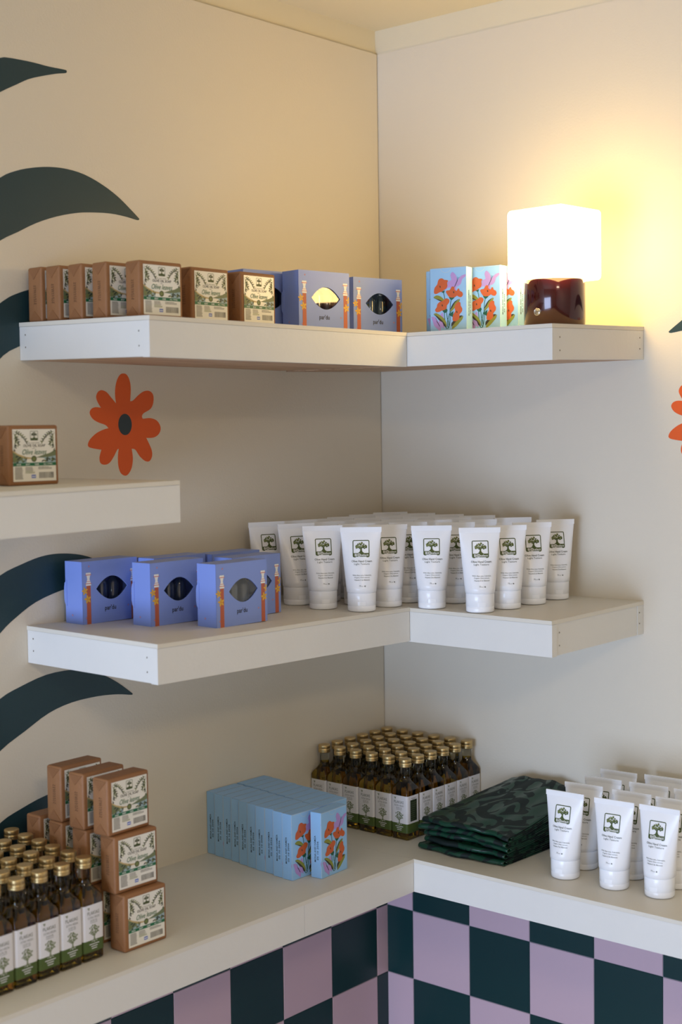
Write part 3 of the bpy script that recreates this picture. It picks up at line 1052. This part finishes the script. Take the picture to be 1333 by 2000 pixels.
m_pcol = []
for cx_, fl_ in ((-.0420, False), (.0445, True)):
    P = Print()
    col_print(P, cx_, fl_)
    m_pcol.append(P.build('printed_column', lambda x, y, h: (x, yf - .00015 - h, y)))
P = Print()
star(P, -.0405, .0862); star(P, .0345, .0215); star(P, -.0470, .0095)
P.text("par'du", -.0005, .0205, .0215, .0095, INK, 1, bold=.012)
m_pprint = P.build('printed_name', lambda x, y, h: (x, yf - .00015 - h, y))
P = Print(); star(P, .004, .0130)
m_pside = P.build('printed_side', lambda x, y, h: (-CW / 2 - .00015 - h, x, y))
CARTON = [('carton', m_pbody), ('front_panel', m_pfront, [('printed_name', m_pprint)] + [('printed_column', c_) for c_ in m_pcol]), ('printed_side', m_pside), ('tuck_tab', m_ptab), ('window_film', m_pfilm)] + \
         [('vial', v, [('vial_cap', c)]) for v, c in m_vials]


def carton(fx, fy, edeg, S, lab, grp):
    """front left lower corner (fx, fy), direction of the front edge edeg"""
    a = radians(edeg)
    e = Vector((cos(a), sin(a)))
    nrm = Vector((sin(a), -cos(a)))
    c = Vector((fx, fy)) + e * CW / 2 - nrm * CT / 2
    thing('gift_carton', CARTON, (c.x, c.y, zl(S, c.x, c.y) + G), a, lab, 'box', grp)


g1, g2 = 'blue cartons on the top shelf', 'blue cartons on the middle shelf'
carton(.2038, -.4540, 82.6, S1L, 'periwinkle carton on the top shelf with bright reflection in its eye window', g1)
carton(.1940, -.3095, 80.0, S1L, 'periwinkle carton on the top shelf, nearest the room corner', g1)
carton(.1480, -.5200, 84.0, S1L, 'periwinkle carton on the top shelf, mostly hidden behind a soap', g1)
carton(.2300, -.6710, 90.0, S2L, 'blue carton on middle shelf, rightmost of the three front ones', g2)
carton(.1468, -.7234, 90.0, S2L, 'blue carton on middle shelf, middle of the three front ones', g2)
carton(.0547, -.7751, 90.0, S2L, 'blue carton on middle shelf, leftmost, its side tab sticking out', g2)
carton(.1722, -.5790, 90.0, S2L, 'blue carton on middle shelf, right behind the rightmost front carton', g2)
carton(.1010, -.5520, 90.0, S2L, 'blue carton on middle shelf, rearmost, only its top showing', g2)
carton(.0900, -.6640, 90.0, S2L, 'blue carton on middle shelf, behind the gap of the two left cartons', g2)

# ------------------------------------------------------------------ sky-blue flower cartons
FW, FT, FH = 0.0665, 0.0212, 0.1045
mb = MB(); mb.rbox(-FW / 2, FW / 2, -FT / 2, FT / 2, 0, FH, 0.0006, SKYB, False)
m_fbox = mb.build('carton')
mb = MB()
mb.box(-FW / 2 + .0008, FW / 2 - .0008, -FT / 2 + .0008, FT / 2 - .0014, FH - .0002, FH + .0003, SKYB)
P = Print()
for (a0, b0), (a1, b1) in (((-1, -1), (1, -1)), ((1, -1), (1, 1)), ((1, 1), (-1, 1)), ((-1, 1), (-1, -1))):
    P.line([(a0 * (FW / 2 - .0006), b0 * (FT / 2 - .0006)), (a1 * (FW / 2 - .0006), b1 * (FT / 2 - .0006))], .0007, SKYE, 1)
P.into(mb, lambda x, y, h: (x, y, FH + .0003 + h))
m_flid = mb.build('tuck_lid')


def cmap(pts):
    out = []
    for x, y in pts:
        u = (x - 197) / 393.0
        yt, yb = 135 - 32 * u, 850 - 25 * u
        out.append((-FW / 2 + u * FW, (yb - y) / (yb - yt) * FH))
    return out


P = Print()
def art(pts, M, l, sm=True):
    q = cmap(pts)
    if sm:
        q = smooth_closed(q, 100, 2)
    q = [(min(max(a, -FW / 2 + .0003), FW / 2 - .0003), b) for a, b in q]
    P.poly(q, M, l)
# butterflies
art([(440, 165), (475, 195), (490, 232), (497, 262), (510, 240), (540, 205), (583, 190), (583, 215), (548, 245), (535, 290), (510, 320), (482, 330), (485, 390), (470, 405), (458, 350), (440, 345), (400, 340), (355, 372), (388, 320), (390, 290), (398, 270), (432, 255), (420, 205)], LILAC, 1)
art([(207, 672), (240, 668), (262, 690), (285, 725), (292, 720), (310, 640), (335, 622), (352, 740), (345, 800), (318, 778), (306, 835), (272, 802), (240, 772), (225, 722)], LILAC, 1)
P.line(cmap([(465, 330), (480, 298), (495, 262)]), .0010, INK, 3)
P.line(cmap([(492, 262), (494, 240), (498, 218)]), .0004, INK, 3)
P.line(cmap([(495, 262), (504, 240), (516, 222)]), .0004, INK, 3)
P.line(cmap([(300, 775), (285, 745), (268, 718)]), .0010, INK, 3)
P.line(cmap([(268, 718), (262, 695), (255, 678)]), .0004, INK, 3)
# stems
for s_ in ([(342, 390), (352, 430), (358, 475)], [(430, 465), (418, 520), (413, 600), (412, 700), (405, 760), (395, 795), (378, 800), (362, 780), (355, 700), (352, 620)],
           [(375, 610), (382, 680), (398, 730), (402, 770)], [(400, 650), (385, 720), (385, 770), (398, 790)], [(470, 540), (430, 600), (402, 640)]):
    P.line(cmap(s_), .0011, FSTEM, 2)
for g_ in ([(318, 388), (358, 372), (350, 400), (335, 398)], [(402, 444), (465, 450), (435, 478), (415, 470)], [(328, 595), (372, 572), (386, 602), (355, 626)], [(398, 645), (450, 600), (447, 672)]):
    art(g_, FSTEM, 2.5)
# leaves, each with its dark underside
for L_, D_ in (([(232, 452), (262, 430), (300, 434), (330, 455), (357, 484), (335, 494), (300, 476), (262, 466)], [(236, 458), (262, 470), (300, 490), (333, 497), (340, 486), (300, 470), (262, 460)]),
               ([(412, 602), (440, 560), (470, 505), (517, 466), (520, 482), (497, 520), (470, 562), (432, 602)], [(412, 596), (428, 552), (462, 498), (516, 462), (470, 506), (440, 560)]),
               ([(232, 638), (265, 628), (312, 654), (350, 690), (372, 735), (376, 782), (352, 740), (318, 700), (275, 662)], [(234, 642), (262, 668), (300, 712), (330, 730), (345, 770), (374, 784), (352, 740), (318, 700), (275, 662)]),
               ([(432, 788), (455, 745), (488, 708), (530, 668), (556, 656), (546, 692), (516, 730), (482, 770), (440, 802)], [(428, 780), (430, 735), (470, 695), (520, 652), (552, 654), (530, 668), (488, 708), (455, 745)])):
    art(D_, FLEAFD, 2.8)
    art(L_, FLEAF, 3.0)
# flowers
for F_ in ([(240, 385), (250, 340), (275, 310), (285, 270), (300, 245), (330, 238), (355, 255), (375, 255), (396, 264), (385, 285), (388, 320), (375, 350), (345, 372), (330, 385), (300, 395), (270, 412), (245, 410)],
           [(370, 385), (385, 372), (410, 370), (425, 345), (440, 328), (465, 335), (462, 358), (485, 377), (500, 352), (515, 354), (520, 375), (545, 390), (554, 420), (535, 446), (505, 440), (490, 430), (470, 446), (430, 452), (400, 440), (380, 410)],
           [(250, 592), (270, 560), (275, 530), (300, 502), (335, 490), (360, 466), (385, 462), (409, 482), (400, 515), (380, 540), (378, 570), (355, 590), (320, 600), (300, 612), (265, 616)],
           [(448, 640), (470, 600), (462, 560), (475, 525), (500, 500), (526, 506), (528, 540), (546, 575), (540, 610), (515, 640), (515, 680), (490, 710), (460, 716), (440, 700)]):
    art(F_, OFLOW, 3.4)
for c_ in ((308, 332), (455, 392), (330, 540), (487, 612)):
    q = cmap([c_])[0]
    P.ell(q[0], q[1], .0010, .0020, FLEAFD, 3.8, rot=.3, n=8)
# thumb notch on the front edge
P.line([(-.004 + .009 * cos(pi + pi * k / 10), FH - .0002 + .0075 * sin(pi + pi * k / 10)) for k in range(11)], .0005, SKYE, 1)
P.line([(-FW / 2 + .0004, FH - .0006), (FW / 2 - .0004, FH - .0006)], .0006, SKYE, 1)
m_fart = P.build('printed_front', lambda x, y, h: (x, -FT / 2 - .00012 - h, y))


def spine_print(right):
    P = Print()
    P.text('MONA AND HAMZA', -.0022, .0465, .0420, .0034, INK, 1, rot=pi / 2, bold=.006)
    P.text('05 10 2026', .0030, .0440, .0300, .0032, INK, 1, rot=pi / 2, bold=.006)
    if not right:
        P.poly([(.0085, .0230), (.0104, .0180), (.0104, .0280), (.0092, .0262)], LILAC, 1)
        P.poly([(.0094, .0860), (.0104, .0845), (.0104, .0880)], LILAC, 1)
    P.line([(-FT / 2 + .0004, .0005), (-FT / 2 + .0004, FH - .0005)], .0006, SKYE, 1)
    P.line([(FT / 2 - .0004, .0005), (FT / 2 - .0004, FH - .0005)], .0006, SKYE, 1)
    if right:
        return P.build('printed_spine', lambda x, y, h: (FW / 2 + .00012 + h, x, y))
    return P.build('printed_spine', lambda x, y, h: (-FW / 2 - .00012 - h, -x, y))


m_fs1, m_fs2 = spine_print(False), spine_print(True)
FBOX = [('carton', m_fbox), ('tuck_lid', m_flid), ('printed_front', m_fart), ('printed_spine', m_fs1), ('printed_spine', m_fs2)]
gA = 'sky-blue flower cartons on the counter'
for k in range(10):
    x = .0118 + k * .0215
    yl = -.4785 - .0026 * k + rk.uniform(-.0012, .0012)
    lab = 'sky-blue flower carton, near row on the counter, ' + ('foremost with flowers showing' if k == 9 else '%s from the wall' % ORD[k])
    thing('flower_carton', FBOX, (x, yl + FW / 2, G), FACE_X + radians(-.5), lab, 'box', gA)
for k in range(10):
    x = .0118 + k * .0213
    yl = -.4100 - .0030 * k + rk.uniform(-.001, .001)
    lab = 'sky-blue flower carton, far row beside the bottles, ' + ('foremost' if k == 9 else '%s from the wall' % ORD[k])
    thing('flower_carton', FBOX, (x, yl + FW / 2 + .0035, G), FACE_X + radians(-.5), lab, 'box', gA)
thing('flower_carton', FBOX, (.2330, -.4335, G), FACE_X + radians(3.5), 'sky-blue flower carton standing loose in front of the two counter rows', 'box', gA)
gB = 'sky-blue flower cartons beside the lamp'
for (rx, ry, yaw, lab) in ((.3499, -.2098, 9, 'sky-blue flower carton, frontmost left of the lamp, whole picture visible'),
                           (.3180, -.1790, 8, 'sky-blue flower carton behind the frontmost one, showing a strip at left'),
                           (.3960, -.1810, 4, 'sky-blue flower carton second from left beside the lamp, half overlapped'),
                           (.4130, -.1545, 2, 'flower carton touching the lamp base, only its bright spine visible'),
                           (.4330, -.1270, 2, 'flower carton half behind the lamp base, a sliver of picture visible')):
    a = radians(yaw)
    cx = rx - cos(a) * FW / 2 - sin(a) * FT / 2
    cy = ry - sin(a) * FW / 2 + cos(a) * FT / 2
    thing('flower_carton', FBOX, (cx, cy, zl(S1R, cx, cy) + G), a, lab, 'box', gB)

# ------------------------------------------------------------------ olive oil bottles
BW = 0.0363
BR = BW / 2


def sq(r, cr, z, n=6):
    pts = []
    for cx, cy, a0 in ((r - cr, r - cr, 0), (-r + cr, r - cr, 90), (-r + cr, -r + cr, 180), (r - cr, -r + cr, 270)):
        for k in range(n):
            a = radians(a0 + 90 * k / (n - 1))
            pts.append((cx + cr * cos(a), cy + cr * sin(a), z))
    return pts


mb = MB()
R = [sq(BR - .003, .003, 0), sq(BR - .0008, .004, .0008), sq(BR - .0002, .0042, .003), sq(BR - .0002, .0042, .0845), sq(BR - .0010, .0055, .0880), sq(BR - .0040, .0070, .0930),
     sq(.0105, .0078, .0985), sq(.0086, .0085, .1030), sq(.0083, .0082, .1075)]
mb.loft(R, OIL, True, False, True)
mb.loft([sq(.0083, .0082, .1075), sq(.0083, .0082, .1250)], CLEAR, False, True, True)
m_bot = mb.build('bottle_glass')
mb = MB()
mb.lathe([(.0098, .1232), (.0107, .1236), (.0109, .1252), (.0106, .1262), (.0109, .1272), (.0110, .1292), (.0104, .1302), (.0104, .1308), (.0108, .1316), (.0108, .1362), (.0104, .1372), (.0090, .1376)], GOLD, 22)
m_bcap = mb.build('screw_cap')
# label: a paper sleeve round the front, with white and green zones
mb = MB()


def sleeve(z0, z1_, M, off=.0001):
    path = [(BR + off, .0125)]
    cr = .0042
    for cx, cy, a0 in ((BR - cr, -BR + cr, 0), (-BR + cr, -BR + cr, 270)):
        for k in range(5):
            a = radians(a0 - 90 * k / 4)
            path.append((cx + (cr + off) * cos(a), cy + (cr + off) * sin(a)))
    path.append((-BR - off, .0125))
    n = len(path)
    V = [(x, y, z0) for x, y in path] + [(x, y, z1_) for x, y in path]
    mb.add(V, [(i, i + 1, n + i + 1, n + i) for i in range(n - 1)], M, True)


sleeve(.0285, .0765, BLABEL)
sleeve(.0125, .0285, BGREEN)
m_blab = mb.build('paper_label')
P = Print()
P.ell(-.0078, .0722, .0011, .0011, BTREE, 1, n=8); P.ell(-.0098, .0724, .0010, .0008, BTREE, 1, n=8); P.ell(-.0084, .0705, .0012, .0007, BTREE, 1, n=8)
P.text('PLAKIAS', -.0005, .0652, .0205, .0048, BTEXT, 1)
P.text('EXTRA VIRGIN', 0, .0590, .0195, .0030, BTEXT, 1, bold=-.008)
P.text('OLIVE OIL', 0, .0545, .0125, .0032, BTEXT, 1, bold=-.008)
P.rect(-.006, .006, .0515, .0519, BTEXT, 1)
rr = random.Random(4)
P.poly([(-.0035, .0265), (-.0008, .0300), (-.0006, .0345), (-.0030, .0390), (-.0022, .0392), (0, .0365), (.0010, .0400), (.0016, .0398), (.0010, .0350), (.0038, .0385), (.0044, .0380), (.0012, .0330), (.0014, .0300), (.0040, .0268)], BTREE, 2)
P.poly([(-.0052, .0258), (-.0012, .0292), (.0016, .0292), (.0058, .0260), (.0020, .0268), (0, .0254), (-.0020, .0268)], BLABEL, 1.5)
for k in range(46):
    a = rr.uniform(0, 2 * pi); q = sqrt(rr.random())
    P.leaf(.0002 + q * cos(a) * .0088, .0415 + q * sin(a) * .0070, .0030, .0017, rr.uniform(0, pi), BTREE, 2 + k * .01)
for k, w in enumerate((.0085, .0055, .0045)):
    P.rect(-w, w, .0225 - k * .0030, .0235 - k * .0030, BLABEL, 1)
m_bprint = P.build('printed_front', lambda x, y, h: (x, -BR - .00022 - h, y))
P = Print()
P.rect(-.0085, .0095, .0320, .0690, BTABLE, 1)
P.rect(-.0060, .0080, .0715, .0722, BTEXT, 1); P.rect(-.0030, .0045, .0700, .0705, BTEXT, 1)
for k in range(9):
    P.rect(-.0070, .0080 - rr.uniform(0, .006), .0352 + k * .0036, .0356 + k * .0036, BTREE, 1.5)
m_bside = P.build('printed_side', lambda x, y, h: (BR + .00022 + h, x - .002, y))
BOT = [('bottle_glass', m_bot), ('screw_cap', m_bcap), ('paper_label', m_blab, [('printed_front', m_bprint), ('printed_side', m_bside)])]
gC, gD = 'olive oil bottles in the corner', 'olive oil bottles at the counter front'
for j in range(6):            # j = 0 is the front row, away from the right wall
    for i in range(6):        # i = 0 next to the left wall
        x = .0200 + i * .0372 + rk.uniform(-.0003, .0003)
        y = -.2005 + j * .0362 + rk.uniform(-.0002, .0002)
        rot = FACE_X if (i == 5 and j > 0) else 0.0
        lab = 'olive oil bottle in the corner block, %s row from front, %s from left wall' % (ORD[j], ORD[i])
        thing('oil_bottle', BOT, (x, y, G), rot, lab, 'bottle', gC)
rowsx = (.2162, .1785, .1408, .1030, .0650, .0265)
starty = (-.9157, -.9105, -.9080, -.9020, -.8970, -.8925)
for r in range(6):
    for k in range((6, 6, 5, 5, 4, 4)[r]):
        y = starty[r] - k * .0376
        x = rowsx[r] + (.0012 * k if r < 3 else .001 * k)
        if r == 5:
            x = rowsx[r]
        lab = 'olive oil bottle at lower left, %s row from front, %s from soap pile' % (ORD[r], ORD[k])
        thing('oil_bottle', BOT, (x, y, G), FACE_X + radians(1), lab, 'bottle', gD)

# ------------------------------------------------------------------ table lamp
LX, LY, LW, LB_H = 0.4985, -0.1800, 0.1075, 0.0755
lz = zl(S1R, LX, LY) + G
root = bpy.data.objects.new('table_lamp', None)
COL.objects.link(root)
root.location = (LX, LY, lz)
tag(root, 'lit lamp with white glass cube shade and round burgundy base', 'lamp')
mb = MB()
rb = 0.0480
mb.lathe([(rb - .0015, 0), (rb, .0012), (rb, LB_H - .0035), (rb - .0008, LB_H - .0012), (rb - .003, LB_H)], BURG, 64)
obj('base', mb.build('base'), root)
mb = MB(); mb.rbox(-LW / 2, LW / 2, -LW / 2, LW / 2, LB_H - .004, LB_H + LW - .002, .0065, OPAL, True)
obj('shade', mb.build('shade'), root, (0, 0, 0), radians(-4))
mb = MB()
ring = []
for (r_, dep) in ((.0058, -.001), (.0060, .0012), (.0054, .0020), (.0044, .0020), (.0042, .0010)):
    ring.append([(r_ * cos(2 * pi * k / 20), -rb - dep, .0205 + r_ * sin(2 * pi * k / 20)) for k in range(20)])
mb.loft(ring, STEEL, True, True)
bt = obj('button', mb.build('button'), root, (0, 0, 0), radians(-1))
mb = MB()
mb.loft([[(r_ * cos(2 * pi * k / 16), -rb - d_, .0205 + r_ * sin(2 * pi * k / 16)) for k in range(16)] for r_, d_ in ((.0036, .0008), (.0036, .0019), (.0028, .0024))], STEEL, True, True)
obj('button_cap', mb.build('button_cap'), bt)

# ------------------------------------------------------------------ folded green cloths
YF, YB = -.2330, -.0300
XL0, XL1, XR0, XR1 = .2680, .3110, .4400, .4470
NC = 5
TF, TB = .0590, .0960


def folded_cloth(k, seed):
    rr = random.Random(seed)
    ph = [rr.uniform(0, 6.28) for _ in range(8)]
    dxl, dxr, dyf = rr.uniform(-.005, .005), rr.uniform(-.008, .004), rr.uniform(-.004, .009)
    if k == 0:
        dxl, dyf = -.004, -.004
    if k == NC - 1:
        dxl, dyf, dxr = .002, -.002, .006
    nx, ny = 30, 22
    f0, f1 = k / NC, (k + 1) / NC
    prof = []          # (v along depth 0 front..1 back, height fraction 0..1)
    for j in range(ny + 1):
        prof.append((1 - j / ny, .04 + .10 * (j / ny > .93)))
    for j in range(1, 10):
        a = pi * j / 10
        prof.append((-.034 * sin(a), .5 - .46 * cos(a)))
    for j in range(ny + 1):
        prof.append((j / ny, .96 - .10 * (j / ny < .07)))
    # inner second fold
    inner = []
    for j in range(ny + 1):
        inner.append((1 - .97 * j / ny, .36))
    for j in range(1, 6):
        inner.append((.03 - .014 * sin(pi * j / 6), .36 + .28 * j / 6))
    for j in range(ny + 1):
        inner.append((.03 + .97 * j / ny, .64))
    mb = MB()
    uvs = []
    for pi_, pr in enumerate((prof, inner)):
        n = len(pr)
        V, F = [], []
        arc = 0
        for q, (v, hf) in enumerate(pr):
            if q:
                arc += sqrt((v - pr[q - 1][0]) ** 2 * .04 + ((hf - pr[q - 1][1]) * .012) ** 2)
            for i in range(nx + 1):
                u = i / nx
                vv = max(v, 0)
                xl = XL0 + (XL1 - XL0) * vv + dxl
                xr = XR0 + (XR1 - XR0) * vv + dxr
                x = xl + (xr - xl) * u
                wob = .0032 * sin(7 * u + ph[0]) + .0018 * sin(17 * u + ph[1])
                y = YF + dyf + (YB - YF) * v + (wob * (1 - vv) if v < .5 else 0)
                thick = TF + (TB - TF) * vv ** 1.15
                sag = 1 - .10 * (abs(u - .45) * 2) ** 3 - .05 * max(0, u - .6)
                lo_, hi_ = f0 * thick, f1 * thick
                g = .07 * (hi_ - lo_)
                rip = .0011 * sin(14 * u + .6 + 5 * vv) * sin(7 * vv + 1.1) + .0008 * sin(30 * u + 2.0)
                z = (lo_ + g + (hi_ - lo_ - 2 * g) * hf) * sag
                if not (k == 0 and hf < .1):
                    z += rip * (k + hf) / NC
                z = max(z, .0006)
                if x < .232: x = .232
                V.append((x, y, z))
        for q in range(n - 1):
            for i in range(nx):
                F.append((q * (nx + 1) + i, q * (nx + 1) + i + 1, (q + 1) * (nx + 1) + i + 1, (q + 1) * (nx + 1) + i))
        arc = 0
        for q, (v, hf) in enumerate(pr):
            if q:
                arc += sqrt(((v - pr[q - 1][0]) * .2) ** 2 + ((hf - pr[q - 1][1]) * .012) ** 2)
            for i in range(nx + 1):
                uvs.append((i / nx * .17 + seed * .37, arc + seed * .21))
        mb.add(V, F, VELVET, True)
    me = mb.build('folded_cloth')
    ul = me.uv_layers.new(name='UVMap')
    for lp in me.loops:
        ul.data[lp.index].uv = uvs[lp.vertex_index]
    return me


cloth_lab = ['dark green damask cloth at the bottom of the folded stack', 'dark green damask cloth, second from bottom in the folded stack', 'dark green damask cloth in the middle of the folded stack',
             'dark green damask cloth, second from top in the folded stack', 'dark green damask cloth on top of the folded stack, leaf pattern showing']
for k in range(NC):
    me = folded_cloth(k, k + 3)
    o = obj('folded_cloth', me)
    tag(o, cloth_lab[k], 'cloth', 'folded green cloths')
    sm = o.modifiers.new('thickness', 'SOLIDIFY')
    sm.thickness = .0010
    sm.offset = 0
